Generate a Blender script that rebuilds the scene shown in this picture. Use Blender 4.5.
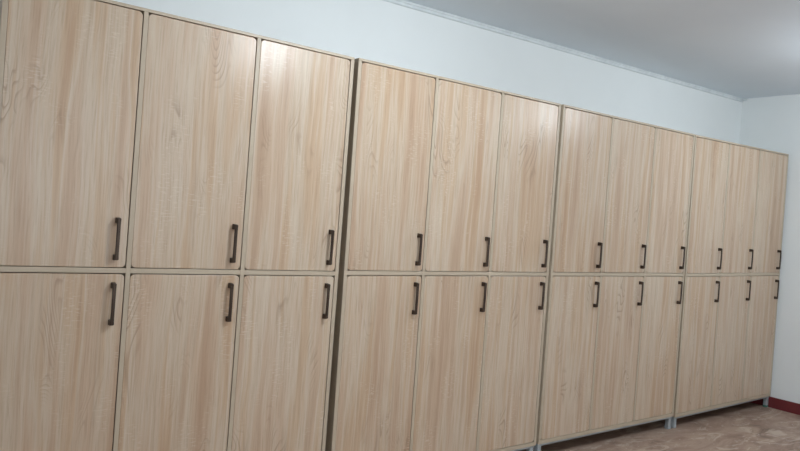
import bpy, bmesh, math, random
from mathutils import Vector, Matrix

for o in list(bpy.data.objects):
    bpy.data.objects.remove(o)
S = bpy.context.scene
COL = S.collection

# ---------------------------------------------------------------- camera
AZ, EL, RO = 0.6452, -0.0163, 0.0720
CAM = Vector((-0.2681, -2.3343, 1.1944))
F_PX = 700.02
fwd = Vector((math.sin(AZ) * math.cos(EL), math.cos(AZ) * math.cos(EL), math.sin(EL)))
r0 = Vector((math.cos(AZ), -math.sin(AZ), 0))
u0 = r0.cross(fwd)
right = math.cos(RO) * r0 + math.sin(RO) * u0
up = -math.sin(RO) * r0 + math.cos(RO) * u0
cd = bpy.data.cameras.new('camera')
cam = bpy.data.objects.new('camera', cd)
COL.objects.link(cam)
cd.sensor_fit = 'HORIZONTAL'
cd.sensor_width = 36.0
cd.lens = F_PX / 800.0 * 36.0
cd.clip_start = 0.02
M = Matrix((right, up, -fwd)).transposed().to_4x4()
M.translation = CAM
cam.matrix_world = M
S.camera = cam

# ---------------------------------------------------------------- light
S.view_settings.view_transform = 'Standard'
S.view_settings.look = 'None'
S.view_settings.gamma = 1.0
S.view_settings.exposure = 0.25
S.view_settings.use_curve_mapping = False
w = bpy.data.worlds.new('world')
S.world = w
w.use_nodes = True
w.node_tree.nodes['Background'].inputs[0].default_value = (0.75, 0.85, 1.0, 1)
w.node_tree.nodes['Background'].inputs[1].default_value = 0.15


def lamp(name, loc, power, radius, color):
    l = bpy.data.lights.new(name, 'POINT')
    l.energy = power
    l.shadow_soft_size = radius
    l.color = color
    o = bpy.data.objects.new(name, l)
    o.location = loc
    COL.objects.link(o)


lamp('ceiling_lamp', (1.36, -1.10, 2.03), 29, 0.035, (0.86, 0.94, 1.0))
lamp('ceiling_lamp', (3.80, -1.25, 2.03), 24, 0.035, (0.86, 0.94, 1.0))
fill = bpy.data.lights.new('added_front_fill', 'AREA')  # added ambient fill by the unseen front wall, stands in for an assumed window
fill.shape = 'RECTANGLE'
fill.size = 3.6
fill.size_y = 1.3
fill.energy = 36
fill.color = (0.94, 0.97, 1.0)
wo = bpy.data.objects.new('added_front_fill', fill)
wo.location = (0.5, -4.85, 1.35)
wo.rotation_euler = (math.radians(90), 0, 0)
COL.objects.link(wo)

# ---------------------------------------------------------------- helpers


def box(bm, x0, x1, y0, y1, z0, z1, bev=0.0, seg=2):
    g = bmesh.ops.create_cube(bm, size=1.0)
    vs = g['verts']
    for v in vs:
        v.co = Vector(((x0 + x1) / 2 + v.co.x * (x1 - x0), (y0 + y1) / 2 + v.co.y * (y1 - y0),
                       (z0 + z1) / 2 + v.co.z * (z1 - z0)))
    if bev > 0:
        es = list({e for v in vs for e in v.link_edges})
        bmesh.ops.bevel(bm, geom=es, offset=bev, segments=seg, profile=0.5, affect='EDGES')


def obj(name, bm, mat, parent=None, smooth=False):
    me = bpy.data.meshes.new(name)
    bm.normal_update()
    bm.to_mesh(me)
    bm.free()
    me.materials.append(mat)
    if smooth:
        for p in me.polygons:
            p.use_smooth = True
    o = bpy.data.objects.new(name, me)
    COL.objects.link(o)
    if parent:
        o.parent = parent
    return o


def mat(name, rough=0.5, metal=0.0, color=(0.5, 0.5, 0.5)):
    m = bpy.data.materials.new(name)
    m.use_nodes = True
    b = m.node_tree.nodes['Principled BSDF']
    b.inputs['Roughness'].default_value = rough
    b.inputs['Metallic'].default_value = metal
    b.inputs['Base Color'].default_value = (*color, 1)
    return m, m.node_tree, b


def N(nt, typ, **kw):
    n = nt.nodes.new(typ)
    for k, v in kw.items():
        if k.startswith('i_'):
            key = k[2:]
            n.inputs[int(key) if key.isdigit() else key.replace('_', ' ')].default_value = v
        else:
            setattr(n, k, v)
    return n


def srgb(r, g, b):
    f = lambda c: ((c / 255 + 0.055) / 1.055) ** 2.4 if c > 10 else c / 255 / 12.92
    return (f(r), f(g), f(b))


def ramp(nt, fac, stops, interp='LINEAR'):
    n = nt.nodes.new('ShaderNodeValToRGB')
    n.color_ramp.interpolation = interp
    els = n.color_ramp.elements
    while len(els) < len(stops):
        els.new(0.5)
    for e, (p, c) in zip(els, stops):
        e.position = p
        e.color = (*c, 1) if len(c) == 3 else c
    nt.links.new(fac, n.inputs[0])
    return n.outputs[0]


def mixc(nt, fac, a, b, mode='MIX'):
    n = nt.nodes.new('ShaderNodeMix')
    n.data_type = 'RGBA'
    n.blend_type = mode
    for s, v in ((0, fac), (6, a), (7, b)):
        if hasattr(v, 'links'):
            nt.links.new(v, n.inputs[s])
        else:
            n.inputs[s].default_value = v if s == 0 else (*v, 1)
    return n.outputs[2]


def math_(nt, op, a, b=None, clamp=False):
    n = nt.nodes.new('ShaderNodeMath')
    n.operation = op
    n.use_clamp = clamp
    for s, v in ((0, a), (1, b)):
        if v is None:
            continue
        if hasattr(v, 'links'):
            nt.links.new(v, n.inputs[s])
        else:
            n.inputs[s].default_value = v
    return n.outputs[0]


def noise(nt, vec, scale, detail=3, rough=0.5, dist=0.0, sc=1.0):
    mp = nt.nodes.new('ShaderNodeMapping')
    mp.inputs['Scale'].default_value = scale
    nt.links.new(vec, mp.inputs['Vector'])
    n = N(nt, 'ShaderNodeTexNoise')
    n.inputs['Scale'].default_value = sc
    n.inputs['Detail'].default_value = detail
    n.inputs['Roughness'].default_value = rough
    n.inputs['Distortion'].default_value = dist
    nt.links.new(mp.outputs[0], n.inputs['Vector'])
    return n.outputs[0]


# ---------------------------------------------------------------- materials
def wood_mat():
    m, nt, b = mat('pale_oak_laminate', 0.31)
    L = nt.links
    tc = N(nt, 'ShaderNodeTexCoord')
    oi = N(nt, 'ShaderNodeObjectInfo')          # object colour carries each door's grain offset
    sc = N(nt, 'ShaderNodeVectorMath', operation='SCALE')
    L.new(oi.outputs['Color'], sc.inputs[0])
    sc.inputs['Scale'].default_value = 23.0
    ad = N(nt, 'ShaderNodeVectorMath', operation='ADD')
    L.new(tc.outputs['Object'], ad.inputs[0])
    L.new(sc.outputs[0], ad.inputs[1])
    v = ad.outputs[0]
    # gentle sideways wander so the streaks are not ruler straight
    wob = noise(nt, v, (3.0, 1, 1.6), 2, 0.5)
    wob = math_(nt, 'MULTIPLY', math_(nt, 'SUBTRACT', wob, 0.5), 0.035)
    cx = N(nt, 'ShaderNodeCombineXYZ')
    L.new(wob, cx.inputs[0])
    ad2 = N(nt, 'ShaderNodeVectorMath', operation='ADD')
    L.new(v, ad2.inputs[0])
    L.new(cx.outputs[0], ad2.inputs[1])
    v2 = ad2.outputs[0]
    broad = noise(nt, v2, (15, 1, 0.7), 3, 0.55)
    c = ramp(nt, broad, [(0.30, srgb(187, 159, 134)), (0.43, srgb(199, 174, 150)),
                         (0.52, srgb(205, 188, 167)), (0.60, srgb(199, 173, 146)), (0.72, srgb(188, 157, 129))])
    mid = noise(nt, v2, (55, 1, 1.3), 4, 0.6)
    c = mixc(nt, math_(nt, 'MULTIPLY', ramp(nt, mid, [(0.50, (0, 0, 0)), (0.70, (1, 1, 1))]), 0.34), c, srgb(170, 141, 114))
    c = mixc(nt, math_(nt, 'MULTIPLY', ramp(nt, mid, [(0.32, (1, 1, 1)), (0.46, (0, 0, 0))]), 0.42), c, srgb(212, 200, 183))
    fine = noise(nt, v2, (190, 1, 6), 4, 0.7)
    c = mixc(nt, math_(nt, 'MULTIPLY', ramp(nt, fine, [(0.48, (0, 0, 0)), (0.68, (1, 1, 1))]), 0.42), c, srgb(163, 136, 110))
    # flame figure: wavy growth rings that show only in elongated patches
    fig = noise(nt, v, (7.0, 1, 1.9), 2, 0.45, 0.6)
    rings = math_(nt, 'FRACT', math_(nt, 'MULTIPLY', fig, 26.0))
    rings = ramp(nt, rings, [(0.0, (0, 0, 0)), (0.55, (0.1, 0.1, 0.1)), (0.86, (1, 1, 1)), (1.0, (0, 0, 0))])
    patch = noise(nt, v, (11, 1, 3.2), 1, 0.4)
    patch = ramp(nt, patch, [(0.56, (0, 0, 0)), (0.70, (1, 1, 1))])
    c = mixc(nt, math_(nt, 'MULTIPLY', math_(nt, 'MULTIPLY', rings, patch), 0.60), c, srgb(150, 124, 102))
    # pale cross-cut saw marks, short horizontal dashes in patches
    fl = noise(nt, v, (48, 1, 210), 1, 0.4)
    fl = ramp(nt, fl, [(0.57, (0, 0, 0)), (0.66, (1, 1, 1))])
    pm = noise(nt, v, (9, 1, 4.5), 2, 0.5)
    pm = ramp(nt, pm, [(0.54, (0, 0, 0)), (0.64, (1, 1, 1))])
    c = mixc(nt, math_(nt, 'MULTIPLY', math_(nt, 'MULTIPLY', fl, pm), 0.30), c, srgb(226, 213, 194))
    c = mixc(nt, math_(nt, 'MULTIPLY', oi.outputs['Random'], 0.8), c, (0.93, 0.90, 0.875), 'MULTIPLY')
    L.new(c, b.inputs['Base Color'])
    bp = N(nt, 'ShaderNodeBump')
    bp.inputs['Strength'].default_value = 0.06
    bp.inputs['Distance'].default_value = 0.001
    L.new(fine, bp.inputs['Height'])
    L.new(bp.outputs[0], b.inputs['Normal'])
    b.inputs['Specular IOR Level'].default_value = 0.36
    return m


def plain_noise_mat(name, c1, c2, scale, rough=0.6, metal=0.0, bump=0.0, spec=0.5):
    m, nt, b = mat(name, rough, metal)
    tc = N(nt, 'ShaderNodeTexCoord')
    f = noise(nt, tc.outputs['Object'], scale, 4, 0.6)
    c = ramp(nt, f, [(0.3, c1), (0.7, c2)])
    nt.links.new(c, b.inputs['Base Color'])
    b.inputs['Specular IOR Level'].default_value = spec
    if bump:
        bp = N(nt, 'ShaderNodeBump')
        bp.inputs['Strength'].default_value = bump
        bp.inputs['Distance'].default_value = 0.002
        f2 = noise(nt, tc.outputs['Object'], (60, 60, 60), 4, 0.6)
        nt.links.new(f2, bp.inputs['Height'])
        nt.links.new(bp.outputs[0], b.inputs['Normal'])
    return m


def floor_mat():
    m, nt, b = mat('scuffed_brown_floor', 0.5)
    tc = N(nt, 'ShaderNodeTexCoord')
    v = tc.outputs['Object']
    f = noise(nt, v, (2.2, 5.0, 1), 6, 0.65, 1.6)
    c = ramp(nt, f, [(0.28, srgb(108, 86, 74)), (0.45, srgb(146, 120, 104)), (0.58, srgb(168, 144, 127)), (0.75, srgb(126, 102, 88))])
    v1 = noise(nt, v, (2.4, 6.0, 1), 5, 0.7, 2.5)
    c = mixc(nt, math_(nt, 'MULTIPLY', ramp(nt, v1, [(0.54, (0, 0, 0)), (0.64, (1, 1, 1))]), 0.55), c, srgb(204, 190, 176))
    v2 = noise(nt, v, (22, 26, 1), 4, 0.7, 0.8)
    c = mixc(nt, math_(nt, 'MULTIPLY', ramp(nt, v2, [(0.66, (0, 0, 0)), (0.72, (1, 1, 1))]), 0.8), c, srgb(222, 212, 200))
    nt.links.new(c, b.inputs['Base Color'])
    return m


WOOD = wood_mat()
FRAME = plain_noise_mat('painted_greige_frame', srgb(182, 166, 144), srgb(190, 174, 152), (3, 3, 9), 0.45)
CARCASS = plain_noise_mat('greige_carcass', srgb(150, 143, 124), srgb(160, 153, 134), (3, 3, 9), 0.6)
STEEL = plain_noise_mat('silver_painted_steel', srgb(168, 176, 180), srgb(190, 197, 200), (9, 9, 20), 0.35, 0.35)
BRONZE = plain_noise_mat('dark_bronze_metal', srgb(62, 50, 42), srgb(82, 68, 58), (40, 40, 12), 0.38, 0.55)
GREEN = plain_noise_mat('green_plastic', srgb(70, 112, 98), srgb(84, 126, 110), (20, 20, 20), 0.5)
WALL = plain_noise_mat('pale_blue_white_wall_paint', srgb(226, 230, 230), srgb(231, 235, 235), (1.3, 1.3, 1.3), 0.75, 0, 0.08, 0.25)
CEIL = plain_noise_mat('blue_grey_ceiling_paint', srgb(222, 231, 240), srgb(227, 236, 244), (1.1, 1.1, 1.1), 0.6, 0, 0.05, 0.3)
TRIM = plain_noise_mat('pale_ceiling_trim_paint', srgb(205, 212, 215), srgb(222, 228, 230), (12, 12, 12), 0.5)
RED = plain_noise_mat('dark_red_skirting_paint', srgb(104, 38, 42), srgb(118, 46, 48), (6, 6, 6), 0.45)
FLOOR = floor_mat()

# ---------------------------------------------------------------- setting
X0, X1, Y0, Y1 = -2.2, 4.902, -5.0, 0.378
ZF = 0.01


def ceil_z(x):
    return 2.2005 + 0.0105 * (x - 1.0)


def struct(name, bm, m):
    o = obj(name, bm, m)
    o['kind'] = 'structure'
    return o


bm = bmesh.new(); box(bm, X0 - .15, X1 + .15, Y0 - .15, Y1 + .15, -0.14, ZF); struct('floor', bm, FLOOR)
bm = bmesh.new(); box(bm, X0 - .15, X1 + .15, Y0 - .15, Y1 + .15, 0, 0.15)
for v in bm.verts:
    v.co.z += ceil_z(v.co.x)
struct('ceiling', bm, CEIL)
ZW = 2.30
bm = bmesh.new(); box(bm, X0 - .15, X1 + .15, Y1, Y1 + .15, ZF, ZW)
def clip_top(bm):
    for v in bm.verts:
        if v.co.z > 2:
            v.co.z = ceil_z(v.co.x) + 0.001
clip_top(bm); struct('wall_back', bm, WALL)
bm = bmesh.new(); box(bm, X1, X1 + .15, Y0, Y1, ZF, ZW); clip_top(bm); struct('wall_right', bm, WALL)
bm = bmesh.new(); box(bm, X0 - .15, X0, Y0, Y1, ZF, ZW); clip_top(bm); struct('wall_left', bm, WALL)
bm = bmesh.new(); box(bm, X0 - .15, X1 + .15, Y0 - .15, Y0, ZF, ZW); clip_top(bm); struct('wall_front', bm, WALL)
# dark red skirting
bm = bmesh.new(); box(bm, X1 - .010, X1, Y0, Y1 - .010, ZF, 0.086, 0.002); struct('baseboard_right', bm, RED)
bm = bmesh.new(); box(bm, X0, X1, Y1 - .010, Y1, ZF, 0.086, 0.002); struct('baseboard_back', bm, RED)
# slim two-step trim where the long wall meets the ceiling, in two lengths with a joint
JX = 2.412
for k, (a, b_) in enumerate(((X0, JX - .0015), (JX + .0015, X1))):
    bm = bmesh.new()
    prof = [(0, 0), (-.012, 0), (-.012, -.008), (-.008, -.012), (-.008, -.022), (-.004, -.026), (0, -.026)]
    ring = []
    for x in (a, b_):
        ring.append([bm.verts.new((x, Y1 + p[0], ceil_z(x) + p[1] - .0005)) for p in prof])
    n = len(prof)
    for i in range(n):
        bm.faces.new((ring[0][i], ring[0][(i + 1) % n], ring[1][(i + 1) % n], ring[1][i]))
    bm.faces.new(ring[0]); bm.faces.new(ring[1])
    bmesh.ops.recalc_face_normals(bm, faces=bm.faces)
    struct('trim_%d' % (k + 1), bm, TRIM)
# small dab of filler in the corner under the ceiling
bm = bmesh.new()
bmesh.ops.create_icosphere(bm, subdivisions=3, radius=0.012)
rnd = random.Random(4)
for v in bm.verts:
    v.co = Vector((v.co.x * 1.3 + 4.888, v.co.y * 1.6 + Y1 - .022, v.co.z * 0.8 + ceil_z(4.9) - .009)) + Vector((rnd.uniform(-1, 1), rnd.uniform(-1, 1), rnd.uniform(-1, 1))) * .0008
struct('trim_3', bm, TRIM).name = 'trim_3'

# ---------------------------------------------------------------- lockers
W = 1.2084
PS, PE = 0.0148, 0.0160
H = 1.80
ZT, ZMU, ZML = 1.7893, 0.9579, 0.9414
D = 0.355
DW = (W - 2 * PE - 2 * PS) / 3
GAP = 0.0016


def door_panel(bm, x0, x1, z0, z1, r=0.014, t=0.018, y=0.0):
    """slab with rounded corners and softly rounded front edge"""
    pts = []
    for cx, cz, a0 in ((x1 - r, z1 - r, 0), (x0 + r, z1 - r, 90), (x0 + r, z0 + r, 180), (x1 - r, z0 + r, 270)):
        for k in range(7):
            a = math.radians(a0 + 15 * k)
            pts.append((cx + r * math.cos(a), cz + r * math.sin(a)))
    mx, mz = (x0 + x1) / 2, (z0 + z1) / 2

    def loop(inset, yy):
        out = []
        for px, pz in pts:
            out.append(bm.verts.new((px - math.copysign(inset, px - mx), yy, pz - math.copysign(inset, pz - mz))))
        return out
    ls = [loop(0.0, y + t), loop(0.0, y + .0016), loop(0.0005, y + .0005), loop(0.0016, y)]
    n = len(pts)
    for A, B in zip(ls, ls[1:]):
        for i in range(n):
            bm.faces.new((A[i], A[(i + 1) % n], B[(i + 1) % n], B[i]))
    bm.faces.new(ls[-1])
    bm.faces.new(list(reversed(ls[0])))
    bmesh.ops.recalc_face_normals(bm, faces=bm.faces)


def handle_mesh(xc, zc, half=0.0595):
    """bow handle: slim bar that thickens to a square block at both ends, each block a stand-off to the door"""
    bm = bmesh.new()
    for s in (-1, 1):
        # tapered stand-off foot, wider at the door
        g = bmesh.ops.create_cube(bm, size=1.0)
        for v in g['verts']:
            at_door = v.co.y > 0
            hw = 0.0068 if at_door else 0.0058
            hz = 0.0095 if at_door else 0.0080
            v.co = Vector((xc + math.copysign(hw, v.co.x), 0.0 if at_door else -0.021,
                           zc + s * half + math.copysign(hz, v.co.z)))
        bmesh.ops.bevel(bm, geom=list({e for v in g['verts'] for e in v.link_edges}), offset=.0012, segments=2, affect='EDGES')
    # bar: lofted sections, slightly bowed and narrower in the middle
    secs = []
    K = 12
    for k in range(K + 1):
        t = k / K * 2 - 1
        z = zc + t * (half + .0060)
        yb = -0.0215 - 0.0012 * (1 - t * t)
        hw = 0.0053 + 0.0012 * t ** 6
        th = 0.0030
        secs.append([bm.verts.new((xc + a * hw, yb + c * th, z)) for a, c in
                     ((-1, -.5), (-.6, -1), (.6, -1), (1, -.5), (1, 1), (-1, 1))])
    for A, B in zip(secs, secs[1:]):
        for i in range(6):
            bm.faces.new((A[i], A[(i + 1) % 6], B[(i + 1) % 6], B[i]))
    bm.faces.new(secs[0]); bm.faces.new(list(reversed(secs[-1])))
    bmesh.ops.recalc_face_normals(bm, faces=bm.faces)
    return bm


def locker(xpos, tilt, yaw, zoff, label, seeds, green_foot=False, ZDB=0.1075, ZB=0.0880):
    e = bpy.data.objects.new('locker_cabinet', None)
    COL.objects.link(e)
    e.location = (xpos - tilt * H, 0, zoff)
    e.rotation_euler = (0, tilt, yaw)
    e['label'] = label
    e['category'] = 'locker'
    e['group'] = 'wood-fronted lockers in a row along the wall'
    # carcass
    for s in (0, 1):
        bm = bmesh.new()
        box(bm, 0 if s == 0 else W - PE, PE if s == 0 else W, 0, D, ZB, H - .0109, .0012)
        obj('side_panel', bm, FRAME, e)
    bm = bmesh.new(); box(bm, 0, W, 0, D, ZT, H, .0012); obj('top_panel', bm, FRAME, e)
    bm = bmesh.new(); box(bm, PE, W - PE, 0, D, ZB, ZDB, .0012); obj('bottom_panel', bm, FRAME, e)
    bm = bmesh.new(); box(bm, PE, W - PE, D - .008, D, ZDB, ZT); obj('back_panel', bm, CARCASS, e)
    for k in (1, 2):
        xa = PE + k * DW + (k - 1) * PS
        bm = bmesh.new()
        box(bm, xa, xa + PS, 0, D - .008, ZDB, ZT, .0008)
        obj('divider', bm, FRAME, e)
    for k in range(3):
        xa = PE + k * (DW + PS)
        bm = bmesh.new()
        box(bm, xa, xa + DW, 0.0003, D - .008, ZML, ZMU, .0008)
        obj('shelf', bm, FRAME, e)
    # doors with handles
    n = 0
    for row in (0, 1):
        for k in range(3):
            xa = PE + k * (DW + PS)
            z0, z1 = (ZMU, ZT) if row == 0 else (ZDB, ZML)
            mx, mz = xa + DW / 2, (z0 + z1) / 2
            bm = bmesh.new()
            door_panel(bm, -DW / 2 + .0002, DW / 2 - .0032, -(z1 - z0) / 2 + .0020, (z1 - z0) / 2 - .0030)
            d = obj('door', bm, WOOD, e)
            d.location = (mx, -0.0005, mz)
            sd = seeds[n]
            d.color = (sd[0], 0.3, sd[1], 1)
            hz = (0.0945 if row == 0 else -0.0980)
            zc = (z0 + hz - mz) if row == 0 else (z1 + hz - mz)
            hb = handle_mesh(DW / 2 - (0.0375 if xpos < 2 else 0.0405), zc)
            h = obj('handle', hb, BRONZE, d)
            n += 1
    # steel base frame
    ft = 0.026
    zt_, zb_ = ZB - .0004, ZB - .013
    bm = bmesh.new()
    box(bm, .004, W - .004, .008, .008 + ft, zb_, zt_, .0015)
    box(bm, .004, W - .004, D - .008 - ft, D - .008, zb_, zt_, .0015)
    box(bm, .004, .004 + ft, .008 + ft, D - .008 - ft, zb_, zt_, .0015)
    box(bm, W - .004 - ft, W - .004, .008 + ft, D - .008 - ft, zb_, zt_, .0015)
    obj('base_frame', bm, STEEL, e)
    for sx in (0, 1):
        for sy in (0, 1):
            xa = .006 if sx == 0 else W - .006 - ft
            ya = .008 if sy == 0 else D - .008 - ft
            # floor height in the cabinet's own, slightly tilted, frame
            zl = ZF - zoff + tilt * (xa + ft / 2)
            zfoot = zl + 0.010
            bm = bmesh.new()
            box(bm, xa, xa + ft, ya, ya + ft, zfoot, zb_, .003)
            lg = obj('leg', bm, STEEL, e)
            bm = bmesh.new()
            box(bm, xa - .0012, xa + ft + .0012, ya - .0012, ya + ft + .0012, zl + .0008, zfoot + .006, .003)
            fc = obj('foot_cap', bm, GREEN if (green_foot and sx == 1) else STEEL, lg)
            if green_foot and sx == 1 and sy == 0:
                fc['label'] = 'green plastic foot cap'
    return e


rs = random.Random(11)
def seeds():
    return [(rs.random(), rs.random()) for _ in range(6)]


locker(0.0, 0.0054, -0.0003, 0.0,
       'wood-fronted six-door locker nearest the camera, left of the wide dark gap', seeds())
locker(1.2283, -0.0013, 0.0001, -0.0033,
       'six-door oak-look locker directly right of the wide dark gap', seeds())
locker(2.4542, -0.0021, 0.0012, -0.0005,
       'six-door oak-look locker third from the left, just before the corner locker', seeds())
locker(3.6655, -0.0109, 0.0002, 0.0006,
       'farthest six-door locker, tucked in the room corner against the right wall', seeds(), True, 0.099, 0.0790)
